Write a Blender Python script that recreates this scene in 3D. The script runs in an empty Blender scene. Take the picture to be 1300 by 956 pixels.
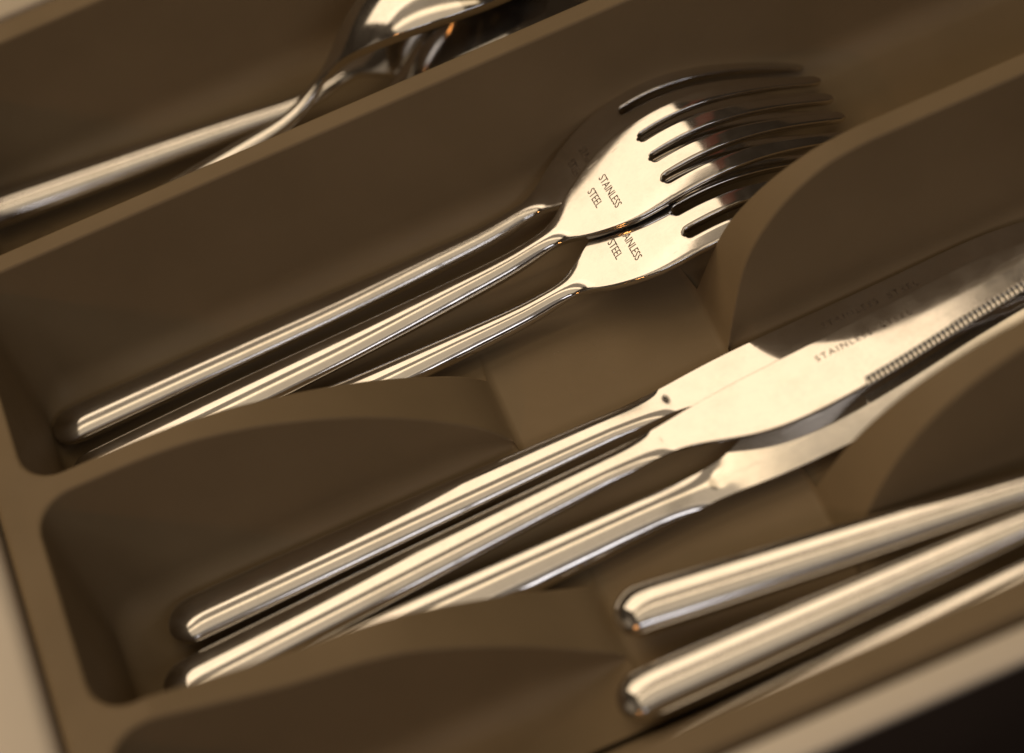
import bpy, math, random
import numpy as np
from mathutils import Vector, Matrix, Euler
random.seed(4)
S = bpy.context.scene
COL = S.collection
MM = 0.001
R = math.radians

# ------------------------------------------------------------------ camera
def make_camera():
    e, roll, psi = R(52), R(22), R(2)
    fw = Vector((math.sin(psi)*math.cos(e), math.cos(psi)*math.cos(e), -math.sin(e)))
    r0 = Vector((math.cos(psi), -math.sin(psi), 0)); u0 = r0.cross(fw)
    r = r0*math.cos(roll) - u0*math.sin(roll)
    u = r0*math.sin(roll) + u0*math.cos(roll)
    loc = -fw*681*MM
    cd = bpy.data.cameras.new('camera'); cam = bpy.data.objects.new('camera', cd)
    COL.objects.link(cam)
    M = Matrix((r, u, -fw)).transposed().to_4x4(); M.translation = loc
    cam.matrix_world = M
    cd.lens = 100; cd.sensor_width = 36; cd.sensor_fit = 'HORIZONTAL'
    cd.clip_start = 0.02; cd.clip_end = 50
    cd.dof.use_dof = True
    focus = Vector((45, 10, 14))*MM
    cd.dof.focus_distance = (focus - loc).dot(fw)
    cd.dof.aperture_fstop = 5.0
    S.camera = cam
make_camera()

# ------------------------------------------------------------------ world and lamps
w = bpy.data.worlds.new('World'); S.world = w; w.use_nodes = True
bg = w.node_tree.nodes['Background']
bg.inputs[0].default_value = (0.75, 0.5, 0.3, 1); bg.inputs[1].default_value = 0.03

def area(name, loc, target, sx, sy, radiance, color):
    l = bpy.data.lights.new(name, 'AREA'); l.shape = 'RECTANGLE'; l.size = sx; l.size_y = sy
    l.energy = radiance*math.pi*sx*sy; l.color = color
    o = bpy.data.objects.new(name, l); COL.objects.link(o)
    o.location = loc
    o.rotation_euler = (Vector(target) - Vector(loc)).to_track_quat('-Z', 'Y').to_euler()
    return o
# broad warm light behind the drawer, high up
area('warm_light', (-0.43, 1.12, 1.22), (-0.22, 0, 0), 1.56, 0.95, 1.78, (1.0, 0.78, 0.54))
# added dim red panel, puts a maroon band into the steel's reflections
area('red_fill', (0.58, 1.10, 1.25), (0, 0, 0), 0.2, 0.8, 0.06, (1.0, 0.13, 0.06))
# dim ceiling above the warm light
area('upper_light', (-0.35, 0.66, 1.80), (-0.35, 0, 0), 1.7, 0.75, 0.26, (1.0, 0.80, 0.58))
# bounce from the ceiling overhead
area('overhead_light', (-0.45, -0.22, 1.93), (-0.45, -0.1, 0), 1.9, 1.3, 0.60, (1.0, 0.81, 0.58))
# added warm strip overhead, brightens the tray floor and wall feet
area('overhead_strip_fill', (-0.25, 0.32, 1.92), (-0.25, 0, 0), 2.2, 0.24, 1.2, (1.0, 0.76, 0.48))
# bounce on the viewer's side
area('ceiling_light', (-0.15, -1.16, 1.56), (-0.1, 0, 0), 1.3, 1.15, 0.20, (1.0, 0.85, 0.70))
# faint light from the room to the left
area('room_light', (-1.55, 0.0, 0.9), (0, 0, 0), 0.9, 0.7, 0.20, (1.0, 0.80, 0.58))
# cool window on the viewer's side
area('window_light', (0.36, -1.12, 1.12), (0, 0, 0), 0.95, 0.23, 2.7, (0.93, 0.92, 1.0))
area('spoon_streak_fill', (-0.70, -1.12, 1.12), (0, 0, 0), 0.55, 0.23, 2.7, (0.93, 0.92, 1.0))  # added second cool panel, put in to streak the small spoons
def spot(name, loc, rad, power, color):
    l = bpy.data.lights.new(name, 'POINT'); l.shadow_soft_size = rad; l.energy = power; l.color = color
    o = bpy.data.objects.new(name, l); COL.objects.link(o); o.location = loc
spot('halogen_bulb', (-0.75, -0.55, 0.55), 0.032, 1.5, (1.0, 0.42, 0.12))

S.view_settings.view_transform = 'Standard'
S.view_settings.look = 'None'
S.view_settings.exposure = 0.0
S.view_settings.gamma = 1.0
S.cycles.max_bounces = 10
S.cycles.use_denoising = True

# ------------------------------------------------------------------ materials
def newmat(name):
    m = bpy.data.materials.new(name); m.use_nodes = True
    nt = m.node_tree; b = nt.nodes['Principled BSDF']
    return m, nt, b
def N(nt, kind, **kw):
    n = nt.nodes.new(kind)
    for k, v in kw.items(): setattr(n, k, v)
    return n
def noise(nt, scale, detail=4, rough=.55, vec=None):
    n = N(nt, 'ShaderNodeTexNoise'); n.inputs['Scale'].default_value = scale
    n.inputs['Detail'].default_value = detail; n.inputs['Roughness'].default_value = rough
    if vec is not None: nt.links.new(vec, n.inputs['Vector'])
    return n
def ramp(nt, src, p0, c0, p1, c1):
    r = N(nt, 'ShaderNodeValToRGB'); e = r.color_ramp.elements
    e[0].position = p0; e[0].color = (*c0, 1) if len(c0) == 3 else c0
    e[1].position = p1; e[1].color = (*c1, 1) if len(c1) == 3 else c1
    nt.links.new(src, r.inputs[0]); return r
def maprange(nt, src, a, b, c, d):
    m = N(nt, 'ShaderNodeMapRange')
    for i, v in enumerate((a, b, c, d)): m.inputs[i+1].default_value = v
    nt.links.new(src, m.inputs[0]); return m

def mat_plastic():
    m, nt, b = newmat('taupe_plastic')
    tc = N(nt, 'ShaderNodeTexCoord')
    n1 = noise(nt, 28, 5, .6, tc.outputs['Object'])
    base = ramp(nt, n1.outputs[0], .3, (.235, .169, .090), .7, (.272, .196, .106))
    # sparse dust specks
    n2 = noise(nt, 900, 2, .5, tc.outputs['Object'])
    dust = maprange(nt, n2.outputs[0], .77, .83, 0, .35)
    mix = N(nt, 'ShaderNodeMixRGB'); nt.links.new(dust.outputs[0], mix.inputs[0])
    nt.links.new(base.outputs[0], mix.inputs[1]); mix.inputs[2].default_value = (.42, .36, .27, 1)
    nt.links.new(mix.outputs[0], b.inputs['Base Color'])
    n3 = noise(nt, 45, 4, .6, tc.outputs['Object'])
    rr = maprange(nt, n3.outputs[0], .3, .7, .52, .66)
    nt.links.new(rr.outputs[0], b.inputs['Roughness'])
    n4 = noise(nt, 2600, 2, .5, tc.outputs['Object'])
    bp = N(nt, 'ShaderNodeBump'); bp.inputs['Strength'].default_value = .12; bp.inputs['Distance'].default_value = .0002
    nt.links.new(n4.outputs[0], bp.inputs['Height']); nt.links.new(bp.outputs[0], b.inputs['Normal'])
    b.inputs['Specular IOR Level'].default_value = .25
    return m
def mat_steel():
    m, nt, b = newmat('polished_steel')
    tc = N(nt, 'ShaderNodeTexCoord')
    b.inputs['Metallic'].default_value = 1
    n1 = noise(nt, 90, 5, .65, tc.outputs['Object'])
    base = ramp(nt, n1.outputs[0], .28, (.68, .645, .59), .5, (.72, .69, .645))
    nt.links.new(base.outputs[0], b.inputs['Base Color'])
    n2 = noise(nt, 60, 6, .7, tc.outputs['Object'])
    r1 = maprange(nt, n2.outputs[0], .35, .7, .06, .13)
    nt.links.new(r1.outputs[0], b.inputs['Roughness'])
    # hairline scratches along the length
    mp = N(nt, 'ShaderNodeMapping'); mp.inputs['Scale'].default_value = (40, 2200, 900)
    mp.inputs['Rotation'].default_value = (0, 0, .12)
    nt.links.new(tc.outputs['Object'], mp.inputs[0])
    n3 = noise(nt, 1.0, 2, .5, mp.outputs[0])
    sc = maprange(nt, n3.outputs[0], .66, .74, 0, 1)
    n5 = noise(nt, 35, 4, .6, tc.outputs['Object'])
    ad = N(nt, 'ShaderNodeMath', operation='MULTIPLY_ADD'); ad.inputs[1].default_value = 1.0
    nt.links.new(sc.outputs[0], ad.inputs[0])
    nt.links.new(n5.outputs[0], ad.inputs[2])
    bp = N(nt, 'ShaderNodeBump'); bp.inputs['Strength'].default_value = .04; bp.inputs['Distance'].default_value = .0001
    nt.links.new(ad.outputs[0], bp.inputs['Height']); nt.links.new(bp.outputs[0], b.inputs['Normal'])
    # micro-scratched haze under the mirror polish, with brownish water stains
    b2 = N(nt, 'ShaderNodeBsdfPrincipled'); b2.inputs['Metallic'].default_value = 1; b2.inputs['Roughness'].default_value = .42
    nt.links.new(base.outputs[0], b2.inputs['Base Color'])
    n6 = noise(nt, 130, 5, .7, tc.outputs['Object'])
    hz = maprange(nt, n6.outputs[0], .45, .78, .05, .22)
    ms = N(nt, 'ShaderNodeMixShader'); nt.links.new(hz.outputs[0], ms.inputs[0])
    nt.links.new(b.outputs[0], ms.inputs[1]); nt.links.new(b2.outputs[0], ms.inputs[2])
    nt.links.new(ms.outputs[0], nt.nodes['Material Output'].inputs[0])
    return m
def mat_flat(name, col, rough=.5, metallic=0, var=.15, scale=60):
    m, nt, b = newmat(name)
    tc = N(nt, 'ShaderNodeTexCoord')
    n1 = noise(nt, scale, 4, .6, tc.outputs['Object'])
    base = ramp(nt, n1.outputs[0], .3, tuple(c*(1-var) for c in col), .7, tuple(c*(1+var) for c in col))
    nt.links.new(base.outputs[0], b.inputs['Base Color'])
    b.inputs['Roughness'].default_value = rough; b.inputs['Metallic'].default_value = metallic
    return m
PLASTIC = mat_plastic(); STEEL = mat_steel()
def mat_etch():
    m, nt, b = newmat('etched_steel'); tc = N(nt, 'ShaderNodeTexCoord')
    n1 = noise(nt, 1400, 3, .6, tc.outputs['Object'])
    c = ramp(nt, n1.outputs[0], .38, (.06, .036, .022), .78, (.30, .24, .17))
    nt.links.new(c.outputs[0], b.inputs['Base Color']); b.inputs['Metallic'].default_value = .25; b.inputs['Roughness'].default_value = .6
    return m
ENGRAVE = mat_etch()
CREAM = mat_flat('cream_board', (.60, .51, .37), .45, 0, .05, 20)
CREAM_LIT = mat_flat('cream_board_lit', (.82, .72, .56), .4, 0, .04, 20)  # cream board again, colour lightened for the light falling on these edges
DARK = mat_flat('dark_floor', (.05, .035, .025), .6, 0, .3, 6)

# ------------------------------------------------------------------ mesh helpers
class Geo:
    """one smooth surface whose faces carry a part tag; split() cuts it into parts that keep the common normals"""
    def __init__(s): s.V = []; s.F = []; s.T = []
    def v(s, p): s.V.append(p); return len(s.V)-1
    def f(s, idx, tag):
        idx = [i for k, i in enumerate(idx) if i != idx[k-1]]
        if len(idx) > 2: s.F.append(idx); s.T.append(tag)
    def split(s, mat, flat_tags=()):
        V = np.array(s.V, float)
        nrm = np.zeros_like(V)
        for f in s.F:
            p = V[f]; n = np.zeros(3)
            for i in range(1, len(f)-1): n += np.cross(p[i]-p[0], p[i+1]-p[0])
            for i in f: nrm[i] += n
        ln = np.linalg.norm(nrm, axis=1); ln[ln == 0] = 1; nrm /= ln[:, None]
        out = {}
        for tag in dict.fromkeys(s.T):
            fs = [f for f, t in zip(s.F, s.T) if t == tag]
            used = sorted({i for f in fs for i in f}); mp = {i: k for k, i in enumerate(used)}
            me = bpy.data.meshes.new(tag)
            me.from_pydata([tuple(V[i]*MM) for i in used], [], [[mp[i] for i in f] for f in fs])
            me.polygons.foreach_set('use_smooth', [tag not in flat_tags]*len(fs))
            me.update()
            if tag not in flat_tags:
                me.normals_split_custom_set_from_vertices([tuple(nrm[i]) for i in used])
            me.materials.append(mat)
            out[tag] = me
        return out
def pchip(xs, ys):
    xs = np.array(xs, float); ys = np.array(ys, float); h = np.diff(xs); d = np.diff(ys)/h
    m = np.zeros(len(xs)); m[0] = d[0]; m[-1] = d[-1]
    for i in range(1, len(xs)-1):
        if d[i-1]*d[i] > 0:
            w1 = 2*h[i]+h[i-1]; w2 = h[i]+2*h[i-1]
            m[i] = (w1+w2)/(w1/d[i-1]+w2/d[i])
    def f(x):
        x = np.clip(x, xs[0], xs[-1]); i = int(np.clip(np.searchsorted(xs, x)-1, 0, len(xs)-2))
        t = (x-xs[i])/h[i]
        return float((1+2*t)*(1-t)**2*ys[i] + t*(1-t)**2*h[i]*m[i] + t*t*(3-2*t)*ys[i+1] + t*t*(t-1)*h[i]*m[i+1])
    return f
def spline(xs, ys):
    """natural cubic spline: smooth curvature for mirror-like metal"""
    xs = np.array(xs, float); ys = np.array(ys, float); n = len(xs); h = np.diff(xs)
    A = np.zeros((n, n)); b = np.zeros(n); A[0, 0] = A[-1, -1] = 1
    for i in range(1, n-1):
        A[i, i-1] = h[i-1]; A[i, i] = 2*(h[i-1]+h[i]); A[i, i+1] = h[i]
        b[i] = 6*((ys[i+1]-ys[i])/h[i] - (ys[i]-ys[i-1])/h[i-1])
    M = np.linalg.solve(A, b)
    def f(x):
        x = np.clip(x, xs[0], xs[-1]); i = int(np.clip(np.searchsorted(xs, x)-1, 0, n-2))
        a = xs[i+1]-x; c = x-xs[i]; hh = h[i]
        return float(M[i]*a**3/(6*hh)+M[i+1]*c**3/(6*hh)+(ys[i]/hh-M[i]*hh/6)*a+(ys[i+1]/hh-M[i+1]*hh/6)*c)
    return f
def smooth(x, a, b):
    t = min(1, max(0, (x-a)/(b-a))); return t*t*t*(t*(6*t-15)+10)
def link(name, me, parent=None):
    o = bpy.data.objects.new(name, me); COL.objects.link(o)
    if parent is not None: o.parent = parent
    return o
def empty(name, label, cat, group=None):
    o = bpy.data.objects.new(name, None); COL.objects.link(o); o.empty_display_size = .01
    o['label'] = label; o['category'] = cat
    if group: o['group'] = group
    return o
def pose(o, x, y, z, yaw=0, pitch=0, roll=0):
    M = Matrix.Translation(Vector((x, y, z))*MM) @ Matrix.Rotation(R(yaw), 4, 'Z') @ Matrix.Rotation(R(-pitch), 4, 'Y') @ Matrix.Rotation(R(roll), 4, 'X')
    o.matrix_world = M
def box_mesh(name, x0, x1, y0, y1, z0, z1, mat, bev=.8):
    import bmesh
    bm = bmesh.new(); bmesh.ops.create_cube(bm, size=1)
    for v in bm.verts:
        v.co = Vector(((x0+x1)/2+v.co.x*(x1-x0), (y0+y1)/2+v.co.y*(y1-y0), (z0+z1)/2+v.co.z*(z1-z0)))*MM
    bmesh.ops.bevel(bm, geom=bm.edges[:], offset=bev*MM, segments=3, profile=.5, affect='EDGES')
    me = bpy.data.meshes.new(name); bm.to_mesh(me); bm.free(); me.materials.append(mat)
    me.polygons.foreach_set('use_smooth', [True]*len(me.polygons))
    me.set_sharp_from_angle(angle=R(50))
    return me

# ------------------------------------------------------------------ setting
fl = link('floor', box_mesh('floor', -3000, 3000, -3000, 3000, -760, -740, DARK)); fl['kind'] = 'structure'
dr = empty('drawer', 'cream drawer box that the brown cutlery tray sits in', 'drawer')
link('bottom_panel', box_mesh('bottom_panel', -123, 235, -141, 141.5, -14, -2.2, CREAM), dr)
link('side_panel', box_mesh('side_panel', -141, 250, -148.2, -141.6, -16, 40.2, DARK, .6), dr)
link('top_edge', box_mesh('top_edge', -141, 250, -148.6, -141.4, 40.4, 42.4, CREAM_LIT, .7), dr)
link('side_panel', box_mesh('side_panel', -141, 250, 141.8, 157.5, -16, 42, CREAM, 1.2), dr)
link('end_panel', box_mesh('end_panel', -140, -121.0, -141.4, 141.6, -16, 42.5, CREAM_LIT, 3.5), dr)

# ------------------------------------------------------------------ cutlery tray
H = 42.0
def make_tray():
    k = .174
    XI, XO = -111.0, -118.6                      # inner and outer edge of the end rim
    slope = .06
    prof = [(-122.6, -2), (-122.4, 0), (-119.4, 40.2), (-119.1, 41.2), (-118.5, 41.8), (-117.6, 42), (-115, 42), (-112.2, 42), (-111.6, 41.9), (-111.2, 41.6), (-110.95, 41)]
    for z in (36, 30, 24, 18, 12, 8, 5): prof.append((XI+(H-z)*slope, z))
    xb = XI+(H-0)*slope
    for t in (.15, .35, .55, .75, .9, 1):
        b = 4.0; p0 = (xb-b*slope, b); p2 = (xb+b, 0)
        prof.append(((1-t)**2*p0[0]+2*t*(1-t)*xb+t*t*p2[0], (1-t)**2*p0[1]+t*t*p2[1]))
    px = np.array([p[0] for p in prof]); pz = np.array([p[1] for p in prof])
    inner = [(z, x) for x, z in prof if x > -112.3]; inner.sort()
    iz = np.array([a for a, b in inner]); ix = np.array([b for a, b in inner])
    xe = lambda z: float(np.interp(z, iz, ix))
    XC = 52.0                                    # the far end mirrors the near one
    half = list(px) + list(np.arange(px[-1]+.7, -94, .7)) + list(np.arange(-94, XC, 1.1)) + [XC]
    xs = half + [2*XC-x for x in half[::-1][1:]]
    zf = lambda xl: float(np.interp(xl, px, pz))
    hl2 = pchip([-98, -88, -75, -62, -48.5, -39.5, -30.5, -19.4, -12, -8.3, -5.2], [42, 41.9, 40.9, 38, 33, 28.8, 23.6, 15.6, 9.2, 4.8, 0])
    hr2 = pchip([48.6, 50.5, 53, 57.2, 60.5, 65, 70, 77, 86, 96, 108], [0, 5, 11, 20, 25.2, 30, 34, 38, 41, 42, 42])
    hl3 = pchip([-100, -88, -72, -56, -47, -37, -28, -18.8, -11.4, -6, -2], [42, 38.8, 34.9, 32.2, 29.8, 25.2, 20, 14, 8.2, 4, 0])
    hr3 = pchip([51.2, 53, 55, 59, 64, 70, 75, 80, 88, 101, 115, 130], [0, 3.6, 7, 13.3, 19.4, 25, 28.7, 31.7, 35.2, 39, 41.6, 42])
    def h3(x):
        if x < -100 or x > 130: return H
        if x <= -2: return max(0, hl3(x))
        return 0.0 if x < 51.2 else hr3(x)
    def h2(x):
        if x < -98 or x > 108: return H
        if x <= -5.2: return max(0, hl2(x))
        if x < 48.6: return 0.0
        return hr2(x)
    # near rim, dividers 3, 2, 1, far rim: (centre, half top width, height, tag)
    def div_pts(yc, wt, h, sgn):
        """points from the top edge down to the floor on the side sgn"""
        yt = wt+(H-h)*k; yb = yt+h*k
        L = math.hypot(k, 1); a = min(.9, h*.25); pts = []
        q2 = (yt+a*k/L, h-a/L)
        for t in (0, .25, .5, .75, 1):
            pts.append(((1-t)**2*(yt-a)+2*t*(1-t)*yt+t*t*q2[0], (1-t)**2*h+2*t*(1-t)*h+t*t*q2[1]))
        b = min(8.0, h*.45); p0 = (yb-b*k/L, b/L)
        for t in (.2, .4, .6, .8): pts.append((q2[0]+(p0[0]-q2[0])*t, q2[1]+(p0[1]-q2[1])*t))
        for t in (0, .15, .3, .5, .7, .85, 1):
            pts.append(((1-t)**2*p0[0]+2*t*(1-t)*yb+t*t*(yb+b), (1-t)**2*p0[1]))
        pts.append((yb+11, 0))
        return [(yc+sgn*y, max(0, z), sgn) for y, z in pts]
    g = Geo(); cols = []
    for x in xs:
        xl = x if x <= XC else 2*XC-x
        z0 = zf(xl); out = xl < -112.0
        seq = []                                  # (y, z, sgn, tag)
        seq += [(-139.9, -2, 0, 'rim'), (-139.7, 0, 0, 'rim'), (-139.1, 38, 0, 'rim'), (-138.9, 41, 0, 'rim'), (-138.4, 41.7, 0, 'rim'), (-137.6, 42, 0, 'rim')]
        seq += [(*p, 'rim') for p in div_pts(-134.2, 3.2, H, 1)]
        for yc, wt, h, tag in ((-75.0, 2.9, h3(x), 'd3'), (-8.9, 2.9, h2(x), 'd2'), (61.3, 2.75, H, 'd1')):
            side = div_pts(yc, wt, h, -1)[::-1]
            seq += [(*p, tag) for p in side]
            seq += [(yc, h, 0, tag)]
            seq += [(*p, tag) for p in div_pts(yc, wt, h, 1)]
        seq += [(*p, 'rim2') for p in div_pts(136.2, 3.2, H, -1)[::-1]]
        seq += [(139.6, 42, 0, 'rim2'), (140.2, 41.7, 0, 'rim2'), (140.6, 41, 0, 'rim2'), (140.8, 38, 0, 'rim2'), (141.2, 0, 0, 'rim2'), (141.3, -2, 0, 'rim2')]
        row = []
        for y, z, sg, tag in seq:
            if out:
                zz = min(z, z0) if sg == 0 and z < H else z0
                if sg == 0 and z < H: ex = 0
                else: ex = 9.0
                zz = min(z0, z) if (sg == 0 and tag.startswith('rim')) else z0
            else:
                zz = max(z, z0) if not (sg == 0 and tag.startswith('rim')) else z
                s = xl - xe(max(zz, 0)) if zz > z0+1e-6 else 0
                r = 9.0
                ex = r - math.sqrt(max(0, r*r-(r-s)**2)) if s < r else 0
            row.append((g.v((x, y+sg*ex, zz)), tag))
        cols.append((x, row))
    nA = len(cols[0][1])
    for (xa, a), (xb_, b) in zip(cols, cols[1:]):
        xm = (xa+xb_)/2; xl = xm if xm <= XC else 2*XC-xm
        for j in range(nA-1):
            t1, t2 = a[j][1], b[j+1][1]
            if xl < -98.5: tag = 'end_wall' if xm < XC else 'end_wall_b'
            elif t1 == t2: tag = t1
            else: tag = 'tray_floor'
            g.f([a[j][0], b[j][0], b[j+1][0], a[j+1][0]], tag)
    parts = g.split(PLASTIC)
    t = empty('cutlery_tray', 'taupe brown plastic cutlery tray with curved low dividers and rounded corners', 'cutlery tray')
    names = {'rim': 'side_rim', 'rim2': 'side_rim', 'd1': 'divider', 'd2': 'divider', 'd3': 'divider', 'end_wall_b': 'end_wall'}
    for tag, me in parts.items():
        o = link(names.get(tag, tag), me, t)
        if tag == 'd1': o['label'] = 'full height straight divider between spoons and forks'
        if tag == 'd2': o['label'] = 'scooped divider between forks and knives'
        if tag == 'd3': o['label'] = 'scooped divider between knives and small spoons'
make_tray()

# ------------------------------------------------------------------ cutlery
def endscale(x, r):
    return math.sqrt(max(0, 1-(1-min(1, x/r))**2)) if x < r else 1.0
END_X = [0, .05, .2, .45, .8, 1.3, 1.9, 2.6, 3.4, 4.2, 5, 6, 7, 8, 9, 10]
PHI = R(86)

# ---- fork
F_LEN, F_ROOT = 207.0, 159.0
f_z = spline([0, 60, 108, 120, 128, 136, 145, 154, 163, 172, 184, 197, 207], [0, 0, 0, .8, 2.5, 5.0, 8.2, 11.0, 12.8, 12.9, 10.2, 4.4, -1.0])
f_a = pchip([0, 7, 40, 90, 120, 129], [5.6, 5.9, 5.5, 4.2, 3.1, 2.8])
f_w = spline([118, 126, 132, 138, 144, 150, 157, 164, 180, 207], [2.8, 2.9, 4.3, 7.4, 10.3, 12.3, 13.3, 13.6, 13.1, 12.0])
FR = [-1, -.93, -.78, -.5, 0, .5, .78, .93, 1]
def fork_gap(x):
    hg = 1.4+.2*(x-F_ROOT)/(F_LEN-F_ROOT)
    d = x-F_ROOT; r = 1.4
    return hg*math.sqrt(max(0, 1-(1-d/r)**2)) if d < r else hg
def fork_bounds(x):
    W = f_w(x); hg = 1.4+.2*max(0, x-F_ROOT)/(F_LEN-F_ROOT); p = (2*W+2*hg)/4
    return W, [-W, -W-hg+p, -W-hg+2*p, -W-hg+3*p, W]
def fork_top(x, y, W):
    """height of the upper skin above the centre line on the flat head"""
    t = 1.15-.25*smooth(x, F_ROOT, F_LEN)
    d = W-abs(y)
    for yb in fork_bounds(max(x, F_ROOT))[1][1:4]:
        hg = 1.4+.2*max(0, x-F_ROOT)/(F_LEN-F_ROOT)
        dx = max(0, F_ROOT+1.4-x); d = min(d, math.hypot(y-yb, dx)-hg)
    d = max(0, d); re = .45
    drop = re-math.sqrt(max(0, re*re-(re-d)**2)) if d < re else 0
    return t-drop-.5*(y/12.7)**2
def make_fork_meshes():
    g = Geo()
    xs = END_X + list(np.arange(12, 118, 3.0)) + list(np.arange(118, F_ROOT-2, 1.0)) + [F_ROOT-1.6, F_ROOT-.8, F_ROOT-.4]
    def frame(x, y, h):
        dx = .05; th = math.atan2(f_z(x+dx)-f_z(x-dx), 2*dx)
        if x < 6: th = 0
        return (x-math.sin(th)*h, y, f_z(x)+math.cos(th)*h)
    nf = len(FR)
    def body_row(x):
        q = smooth(x, 120, 140)
        e = max(endscale(x, 5.2), .001); ez = max(endscale(x, 9), .001)
        W, B = fork_bounds(x)
        a = f_a(min(x, 129)); b = a*(.48+.26*smooth(x, 60, 125))
        top = []; bot = []
        for i in range(4):
            for j, fr in enumerate(FR):
                if i and j == 0: continue
                yb = B[i]+(B[i+1]-B[i])*(fr+1)/2
                Y = yb/W; ph = Y*PHI
                # round handle
                y1 = a*math.sin(ph)*e; z1 = b*math.cos(ph)*ez
                y2 = W*Y
                z2 = fork_top(x, y2, W) if q > 0 else 0
                zb = 1.0-.3*abs(Y)**6
                y = y1+(y2-y1)*q
                top.append(g.v(frame(x, y, z1+(z2-z1)*q)))
                bot.append(g.v(frame(x, y, -(z1+(zb-z1)*q))))
        return top, bot
    rows = [(x, body_row(x)) for x in xs]
    t0, b0 = rows[0][1]
    g.f(t0+b0[::-1], 'handle')
    for (xa, (ta, ba)), (xb, (tb, bb)) in zip(rows, rows[1:]):
        tag = 'handle' if xb <= 130 else 'head'
        for j in range(len(ta)-1):
            g.f([ta[j], tb[j], tb[j+1], ta[j+1]][::-1], tag)
            g.f([ba[j], bb[j], bb[j+1], ba[j+1]], tag)
        g.f([ta[0], tb[0], bb[0], ba[0]], tag); g.f([ta[-1], ba[-1], bb[-1], tb[-1]], tag)
    # tines share the last body row
    xt = [F_ROOT]+[F_ROOT+1.4*(1-math.cos(math.pi/2*t/9)) for t in range(1, 10)] + list(np.arange(F_ROOT+2.4, F_LEN-3, 1.5)) + [F_LEN-2.4, F_LEN-1.6, F_LEN-1.0, F_LEN-.5, F_LEN-.2, F_LEN-.03]
    lastx, (lt, lb) = rows[-1]
    for i in range(4):
        s = i*(nf-1); pa = lt[s:s+nf]; pb = lb[s:s+nf]; tag = f'tine{i}'
        for x in xt:
            W, B = fork_bounds(x); gp = fork_gap(x)
            if x == F_ROOT: gp = 0
            lo = B[i]+(gp if i else 0); hi = B[i+1]-(gp if i < 3 else 0)
            e = 1.0; d = F_LEN-x
            if d < 2.4: e = max(.12, math.sqrt(max(0, 1-(1-d/2.4)**2)))
            # the points of the tines are narrower
            nar = 1-.18*smooth(x, F_ROOT+6, F_LEN)
            c = (lo+hi)/2; hw = (hi-lo)/2
            full = smooth(x, F_ROOT+1.4, F_ROOT+8)
            hw *= (1+(nar-1)*full)*e
            qa = []; qb = []
            for fr in FR:
                y = c+hw*fr
                yy = y if e == 1 else y
                # crown: edges of each tine are rolled over
                dd = min(hw*(1-fr), hw*(1+fr)) if x > F_ROOT+1.4 else None
                if dd is None: z = fork_top(x, y, W)
                else:
                    t = 1.15-.25*smooth(x, F_ROOT, F_LEN); re = .45
                    z = t-(re-math.sqrt(max(0, re*re-(re-dd)**2)) if dd < re else 0)-.5*(y/12.7)**2
                z *= (.35+.65*e)
                qa.append(g.v(frame(x, y, z))); qb.append(g.v(frame(x, y, -(.95-.25*abs(fr)**6)*(.35+.65*e))))
            for j in range(nf-1):
                g.f([pa[j], qa[j], qa[j+1], pa[j+1]][::-1], tag); g.f([pb[j], qb[j], qb[j+1], pb[j+1]], tag)
            if i == 0 or x > F_ROOT: g.f([pa[0], qa[0], qb[0], pb[0]], tag)
            if i == 3 or x > F_ROOT: g.f([pa[-1], pb[-1], qb[-1], qa[-1]], tag)
            pa, pb = qa, qb
        g.f(pa[::-1]+pb, tag)
    return g.split(STEEL)

def text_mesh(body, size, fn, name, spacing=1.0):
    cu = bpy.data.curves.new('lettering', 'FONT'); cu.body = body; cu.size = size
    cu.align_x = 'CENTER'; cu.align_y = 'CENTER'; cu.extrude = 0; cu.offset = .012; cu.space_character = spacing
    cu.resolution_u = 3
    o = bpy.data.objects.new('lettering', cu); COL.objects.link(o)
    dg = bpy.context.evaluated_depsgraph_get(); dg.update()
    me = bpy.data.meshes.new_from_object(o.evaluated_get(dg)); me.name = name
    bpy.data.objects.remove(o); bpy.data.curves.remove(cu)
    for v in me.vertices: v.co = Vector(fn(v.co.x, v.co.y))*MM
    me.materials.clear(); me.materials.append(ENGRAVE)
    return me
def fork_surface(x, y, lift=.03):
    W = f_w(x)
    th = math.atan2(f_z(x+.05)-f_z(x-.05), .1); h = fork_top(x, y, W)+lift
    return (x-math.sin(th)*h, y, f_z(x)+math.cos(th)*h)
def join_meshes(a, b, name):
    import bmesh
    bm = bmesh.new(); bm.from_mesh(a); bm.from_mesh(b)
    me = bpy.data.meshes.new(name); bm.to_mesh(me); bm.free(); me.materials.append(a.materials[0]); return me

def copy_tree(o):
    c = o.copy(); COL.objects.link(c)
    for ch in o.children:
        d = ch.copy(); COL.objects.link(d); d.parent = c
        for gch in ch.children:
            e = gch.copy(); COL.objects.link(e); e.parent = d
    return c
def build(name, meshes, rename):
    o = bpy.data.objects.new(name, None); COL.objects.link(o); o.empty_display_size = .01
    for tag, me in meshes.items(): link(rename.get(tag, tag), me, o)
    return o

fm = make_fork_meshes()
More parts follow.
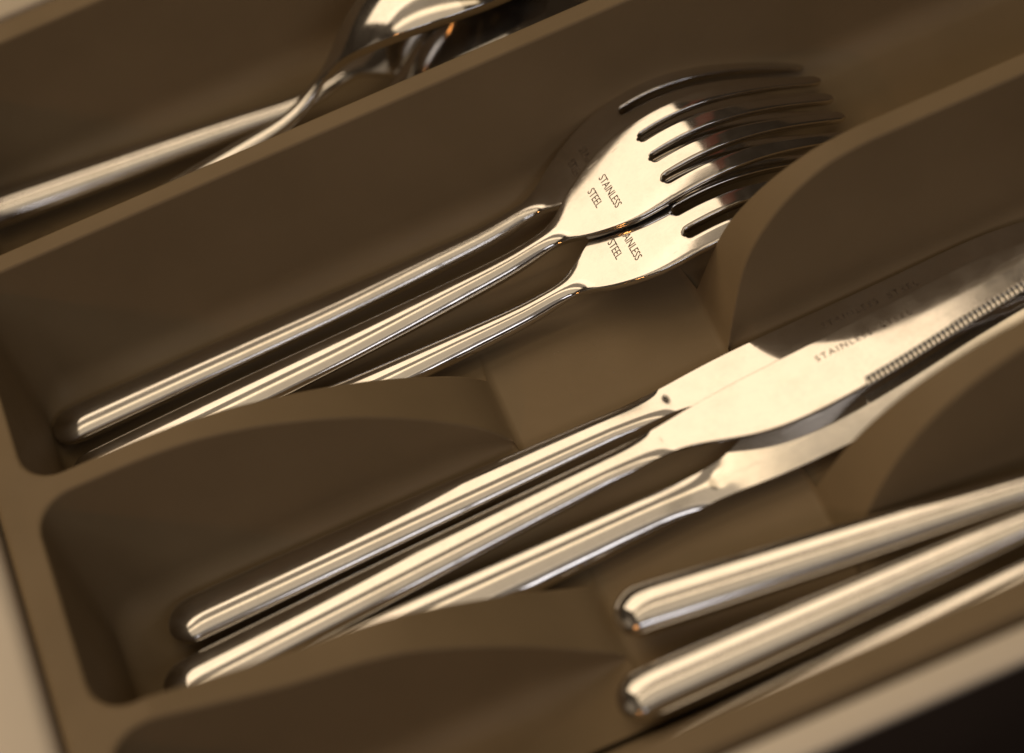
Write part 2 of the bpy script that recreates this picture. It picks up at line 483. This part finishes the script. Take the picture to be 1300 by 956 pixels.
# the stamp reads across the head, first line towards the tines
la = text_mesh('STAINLESS', 2.75, lambda u, v: fork_surface(147.2+v, -.6-u*.84), 'engraving', 1.0)
lb = text_mesh('STEEL', 2.75, lambda u, v: fork_surface(143.4+v, .6-u*.84), 'engraving', 1.0)
fm['engraving'] = join_meshes(la, lb, 'engraving')
forks = [
    ('steel fork beside the tall straight divider, head half hidden under the next fork', (-108.3, 36.9, 4.6, 1.1, 0.1, -5)),
    ('steel fork lying on top of the other two, its whole stamp readable', (-107.2, 19.8, 5.6, 2.4, 1.3, 1.5)),
    ('steel fork with partly covered stamp, tine tips hidden behind the scooped divider', (-108.5, 9.2, 5.2, 1.0, 0.0, 2)),
]
fork0 = build('fork', fm, {f'tine{i}': 'tine' for i in range(4)})
for i, (lab, ps) in enumerate(forks):
    o = fork0 if i == 0 else copy_tree(fork0)
    o['label'] = lab; o['category'] = 'fork'; o['group'] = 'forks in the tray'
    pose(o, *ps)

# ---- table knife
K_LEN = 236.0
k_a = pchip([0, 8, 40, 90, 118, 127], [6.6, 6.9, 6.4, 5.1, 4.2, 3.9])
k_b = pchip([0, 8, 40, 80, 105, 118, 128, 136, 142], [3.2, 3.3, 3.1, 2.6, 2.1, 1.7, 1.35, 1.08, 1.0])
k_up = spline([116, 126, 132, 140, 160, 190, 212, 224, 232, 236], [4.0, 3.9, 4.3, 4.9, 5.2, 5.2, 4.8, 2.2, -2.5, -6.5])
k_lo = spline([116, 126, 132, 138, 146, 156, 168, 182, 200, 216, 236], [-4.0, -4.2, -5.4, -7.8, -11.0, -12.9, -13.1, -12.2, -10.2, -8.7, -7.2])
SERR = 173.0; SERR_W = 2.1
KC = [-1, -.985, -.95, -.87, -.74, -.6, -.48, -.36, -.24, -.12, 0, .12, .24, .36, .48, .6, .74, .87, .95, .985, 1]
def knife_half(x, s):
    """half thickness of the blade, s from -1 (edge) to 1 (spine)"""
    return .35+.65*(s+1)/2
def make_knife_meshes():
    g = Geo()
    xs = END_X + list(np.arange(13, 112, 3.0)) + list(np.arange(112, 150, .75)) + list(np.arange(150, 172, 2.0)) + [172.4, 172.7, 172.9, 173.1, 173.4, 173.8] + list(np.arange(175, 216, 2.5)) + list(np.arange(216, 233, 1.2)) + [233, 234, 234.8, 235.4, 235.8]
    def row(x):
        q = smooth(x, 104, 138); e = max(.001, endscale(x, 6.2)); ez = max(.001, endscale(x, 10))
        a = k_a(min(x, 127)); b = k_b(min(x, 142)); up, lo = k_up(max(x, 116)), k_lo(max(x, 116))+SERR_W*smooth(x, SERR-.3, SERR+.3)*(1-smooth(x, 222, 230))
        top, bot = [], []
        for s in KC:
            ph = s*PHI
            y1, z1 = a*math.sin(ph)*e, b*math.cos(ph)*ez
            lo0 = k_lo(max(x, 116)); y2 = max(lo, lo0+(up-lo0)*(s+1)/2)
            z2 = knife_half(x, 2*(y2-lo0)/(up-lo0)-1)
            # the handle's belly fades into the flat blade with a small hollow
            sw = math.sqrt(max(0, 1-s*s))
            y = y1+(y2-y1)*q; z = z1+(z2-z1)*q
            dim = .13*math.exp(-((x-127.5)/1.4)**2-(y/2.7)**2)
            top.append(g.v((x, y, z-dim))); bot.append(g.v((x, y, -z+dim)))
        return top, bot
    rows = [(x, row(x)) for x in xs]
    g.f(rows[0][1][0]+rows[0][1][1][::-1], 'handle')
    g.f(rows[-1][1][0][::-1]+rows[-1][1][1], 'blade')
    for (xa, (ta, ba)), (xb, (tb, bb)) in zip(rows, rows[1:]):
        tag = 'handle' if xb <= 126 else 'blade'
        for j in range(len(KC)-1):
            g.f([ta[j], tb[j], tb[j+1], ta[j+1]][::-1], tag); g.f([ba[j], bb[j], bb[j+1], ba[j+1]], tag)
        g.f([ta[0], tb[0], bb[0], ba[0]], tag); g.f([ta[-1], ba[-1], bb[-1], tb[-1]], tag)
    out = g.split(STEEL)
    # fine serrated strip set along the cutting edge
    g = Geo(); pr = None; pitch = 1.25; n = 10; xx = SERR
    while xx < 224:
        rid = abs(math.sin(math.pi*(xx-SERR)/pitch))**.7
        y0 = k_lo(xx); pts = []
        for fr, zz, amp in ((1.03, .46, 0), (.97, .47, 0), (.9, .42, .12), (.72, .16, .30), (.45, -.04, .30), (.2, -.22, .26), (0, -.36, .18)):
            pts.append(g.v((xx, y0+SERR_W*fr-.08*(1-fr)*(1-rid), zz-amp*(1-rid))))
        pts.append(g.v((xx, y0+.05, -.6))); pts.append(g.v((xx, y0+SERR_W*1.03, -.46)))
        if pr:
            for j in range(len(pts)-1): g.f([pr[j], pts[j], pts[j+1], pr[j+1]], 'serrated_edge')
        else: g.f(pts, 'serrated_edge')
        pr = pts; xx += pitch/n
    out.update(g.split(STEEL))
    return out
def knife_surface(x, y):
    up, lo = k_up(x), k_lo(x); s = 2*(y-lo)/(up-lo)-1
    return (x, y, knife_half(x, s)+.03)
km = make_knife_meshes()
km['engraving'] = text_mesh('STAINLESS  STEEL', 2.5, lambda u, v: knife_surface(178.5+u*1.0, .2+v), 'engraving', 1.28)
knives = [
    ('table knife nearest the forks, blade mostly dark with its stamp showing', (-96.2, -33.0, 6.2, 1.4, 0.1, -7.5)),
    ('table knife lying on top, its broad bright blade and serrated edge showing', (-101.5, -49.4, 7.0, 3.3, 1.2, -6.5)),
    ('table knife whose narrow blade runs beneath the one with the serrated edge showing', (-95.0, -60.5, 6.0, 2.2, -0.4, 196)),
]
knife0 = build('table_knife', km, {})
for i, (lab, ps) in enumerate(knives):
    o = knife0 if i == 0 else copy_tree(knife0)
    o['label'] = lab; o['category'] = 'knife'; o['group'] = 'table knives in the tray'
    pose(o, *ps)

# ---- spoon
P_LEN = 190.0
s_z = spline([0, 60, 100, 112, 122, 132, 142, 156, 172, 190], [0, 0, 0, .6, 4.2, 8.2, 9.2, 7.6, 3.6, -1.0])
s_a = pchip([0, 6, 40, 80, 112, 128], [6.0, 6.4, 5.7, 4.2, 2.8, 2.5])
s_w = spline([112, 122, 128, 134, 142, 152, 162, 172, 180, 186], [2.4, 2.6, 4.6, 9.2, 14.6, 18.4, 19.6, 18.0, 13.8, 8.2])
s_d = spline([118, 128, 136, 146, 158, 170, 182, 190], [0, 1.0, 4.0, 8.0, 9.8, 8.4, 3.6, 0])
def spoon_w(x):
    if x <= 180: return s_w(x)
    t = (x-180)/10.0; return s_w(180)*math.sqrt(max(0, 1-t*t)) * 1.0
def make_spoon_meshes():
    g = Geo(); n = 17; SS = [math.sin(-math.pi/2+math.pi*i/(n-1))*.999 for i in range(n)]
    xs = END_X + list(np.arange(13, 112, 3.0)) + list(np.arange(112, 180, 1.5)) + [180, 181.5, 183, 184.5, 186, 187.3, 188.4, 189.2, 189.7, 189.95]
    def row(x):
        q = smooth(x, 114, 132); e = max(.001, endscale(x, 6)); ez = max(.001, endscale(x, 10)); a = s_a(min(x, 128)); W = spoon_w(max(x, 112)); D = s_d(max(118, x)); z0 = s_z(x)
        top, bot = [], []
        for s in SS:
            ph = s*PHI
            y1, z1 = a*math.sin(ph)*e, a*.93*math.cos(ph)*ez
            y2 = W*s; zc = D*(1-s*s)**.9 if abs(s) < 1 else 0
            th = .9
            y = y1+(y2-y1)*q
            z1 *= .68
            top.append(g.v((x, y, z0+z1*(1-q)+(zc+th*.5+.5)*q)))
            bot.append(g.v((x, y*(1-.02*q), z0-z1*(1-q)+(zc-th)*q)))
        return top, bot
    rows = [(x, row(x)) for x in xs]
    g.f(rows[0][1][0]+rows[0][1][1][::-1], 'handle'); g.f(rows[-1][1][0][::-1]+rows[-1][1][1], 'bowl')
    for (xa, (ta, ba)), (xb, (tb, bb)) in zip(rows, rows[1:]):
        tag = 'handle' if xb <= 121.1 else 'bowl'
        for j in range(n-1):
            g.f([ta[j], tb[j], tb[j+1], ta[j+1]][::-1], tag); g.f([ba[j], bb[j], bb[j+1], ba[j+1]], tag)
        g.f([ta[0], tb[0], bb[0], ba[0]], tag); g.f([ta[-1], ba[-1], bb[-1], tb[-1]], tag)
    return g.split(STEEL)
sm = make_spoon_meshes()
spoons = [
    ('tablespoon lying face down, the round back of its bowl catching light', (-134, 79.0, 5, 5.0, 7.6, -24), 1.0, 'tablespoons in the far compartment'),
    ('tablespoon with its handle out in the open of the far compartment, bowl hidden', (-130, 117.5, 6, -6.3, 0.3, 0), 1.0, 'tablespoons in the far compartment'),
    ('tablespoon beneath the bright upturned one, nearly hidden by the tall divider', (-122, 83, 5, 2, 2, 0), 1.0, 'tablespoons in the far compartment'),
    ('small spoon with its rounded handle end showing in the gap of the divider', (-2, -79, 7, -11, 6, 0), 1.0, 'small spoons in the near compartment'),
    ('small spoon between the other two in the near compartment', (-9, -100, 7, -2.6, 5, 0), 1.0, 'small spoons in the near compartment'),
    ('small spoon nearest the tray rim, only a sliver of its handle showing', (-6, -117, 6, 1.5, 4.5, 0), 1.0, 'small spoons in the near compartment'),
]
spoon0 = build('spoon', sm, {})
for i, (lab, ps, sc, grp) in enumerate(spoons):
    o = spoon0 if i == 0 else copy_tree(spoon0)
    o['label'] = lab; o['category'] = 'spoon'; o['group'] = grp
    pose(o, *ps)
    if sc != 1: o.matrix_world = o.matrix_world @ Matrix.Scale(sc, 4)

# ---- stray hairs
def hair(pts, label):
    cu = bpy.data.curves.new('stray_hair', 'CURVE'); cu.dimensions = '3D'; cu.bevel_depth = .00007; cu.bevel_resolution = 1
    sp = cu.splines.new('NURBS'); sp.points.add(len(pts)-1); sp.use_endpoint_u = True; sp.order_u = 4
    for p, q in zip(sp.points, pts): p.co = (q[0]*MM, q[1]*MM, q[2]*MM, 1)
    o = bpy.data.objects.new('stray_hair', cu); COL.objects.link(o)
    dg = bpy.context.evaluated_depsgraph_get(); dg.update()
    me = bpy.data.meshes.new_from_object(o.evaluated_get(dg)); me.name = 'stray_hair'
    bpy.data.objects.remove(o); me.materials.clear(); me.materials.append(HAIR)
    h = link('stray_hair', me); h['label'] = label; h['category'] = 'hair'
HAIR = mat_flat('hair', (.07, .045, .025), .5)
hair([(-103.5, 102, .2), (-99, 104.5, .4), (-95.5, 108, .2), (-93, 107, .5), (-94, 104, .2)], 'short dark curled hair on the floor of the spoon compartment')
# ---- lint and dust specks on the tray floor
def dust():
    import bmesh
    rnd = random.Random(9); bm = bmesh.new()
    for i in range(150):
        x = rnd.uniform(-92, 130); band = rnd.choice([(5, 46), (-50, -24), (5, 46), (-118, -92), (80, 120), (-24, 5)])
        y = rnd.uniform(*band)
        if band == (-24, 5): x = rnd.uniform(-2, 45)
        r = rnd.uniform(.05, .13)*(2.0 if rnd.random() < .07 else 1)
        m = Matrix.Translation(Vector((x, y, r*.6))*MM) @ Euler((rnd.random()*3, rnd.random()*3, rnd.random()*3)).to_matrix().to_4x4() @ Matrix.Diagonal((rnd.uniform(.7, 2.2), 1, rnd.uniform(.5, 1), 1))
        bmesh.ops.create_icosphere(bm, subdivisions=1, radius=r*MM, matrix=m)
    me = bpy.data.meshes.new('dust'); bm.to_mesh(me); bm.free(); me.materials.append(DUST)
    o = link('dust', me); o['kind'] = 'stuff'; o['label'] = 'pale dust specks and crumbs scattered over the tray floor'; o['category'] = 'dust'
DUST = mat_flat('dust', (.42, .34, .24), .8)
dust()
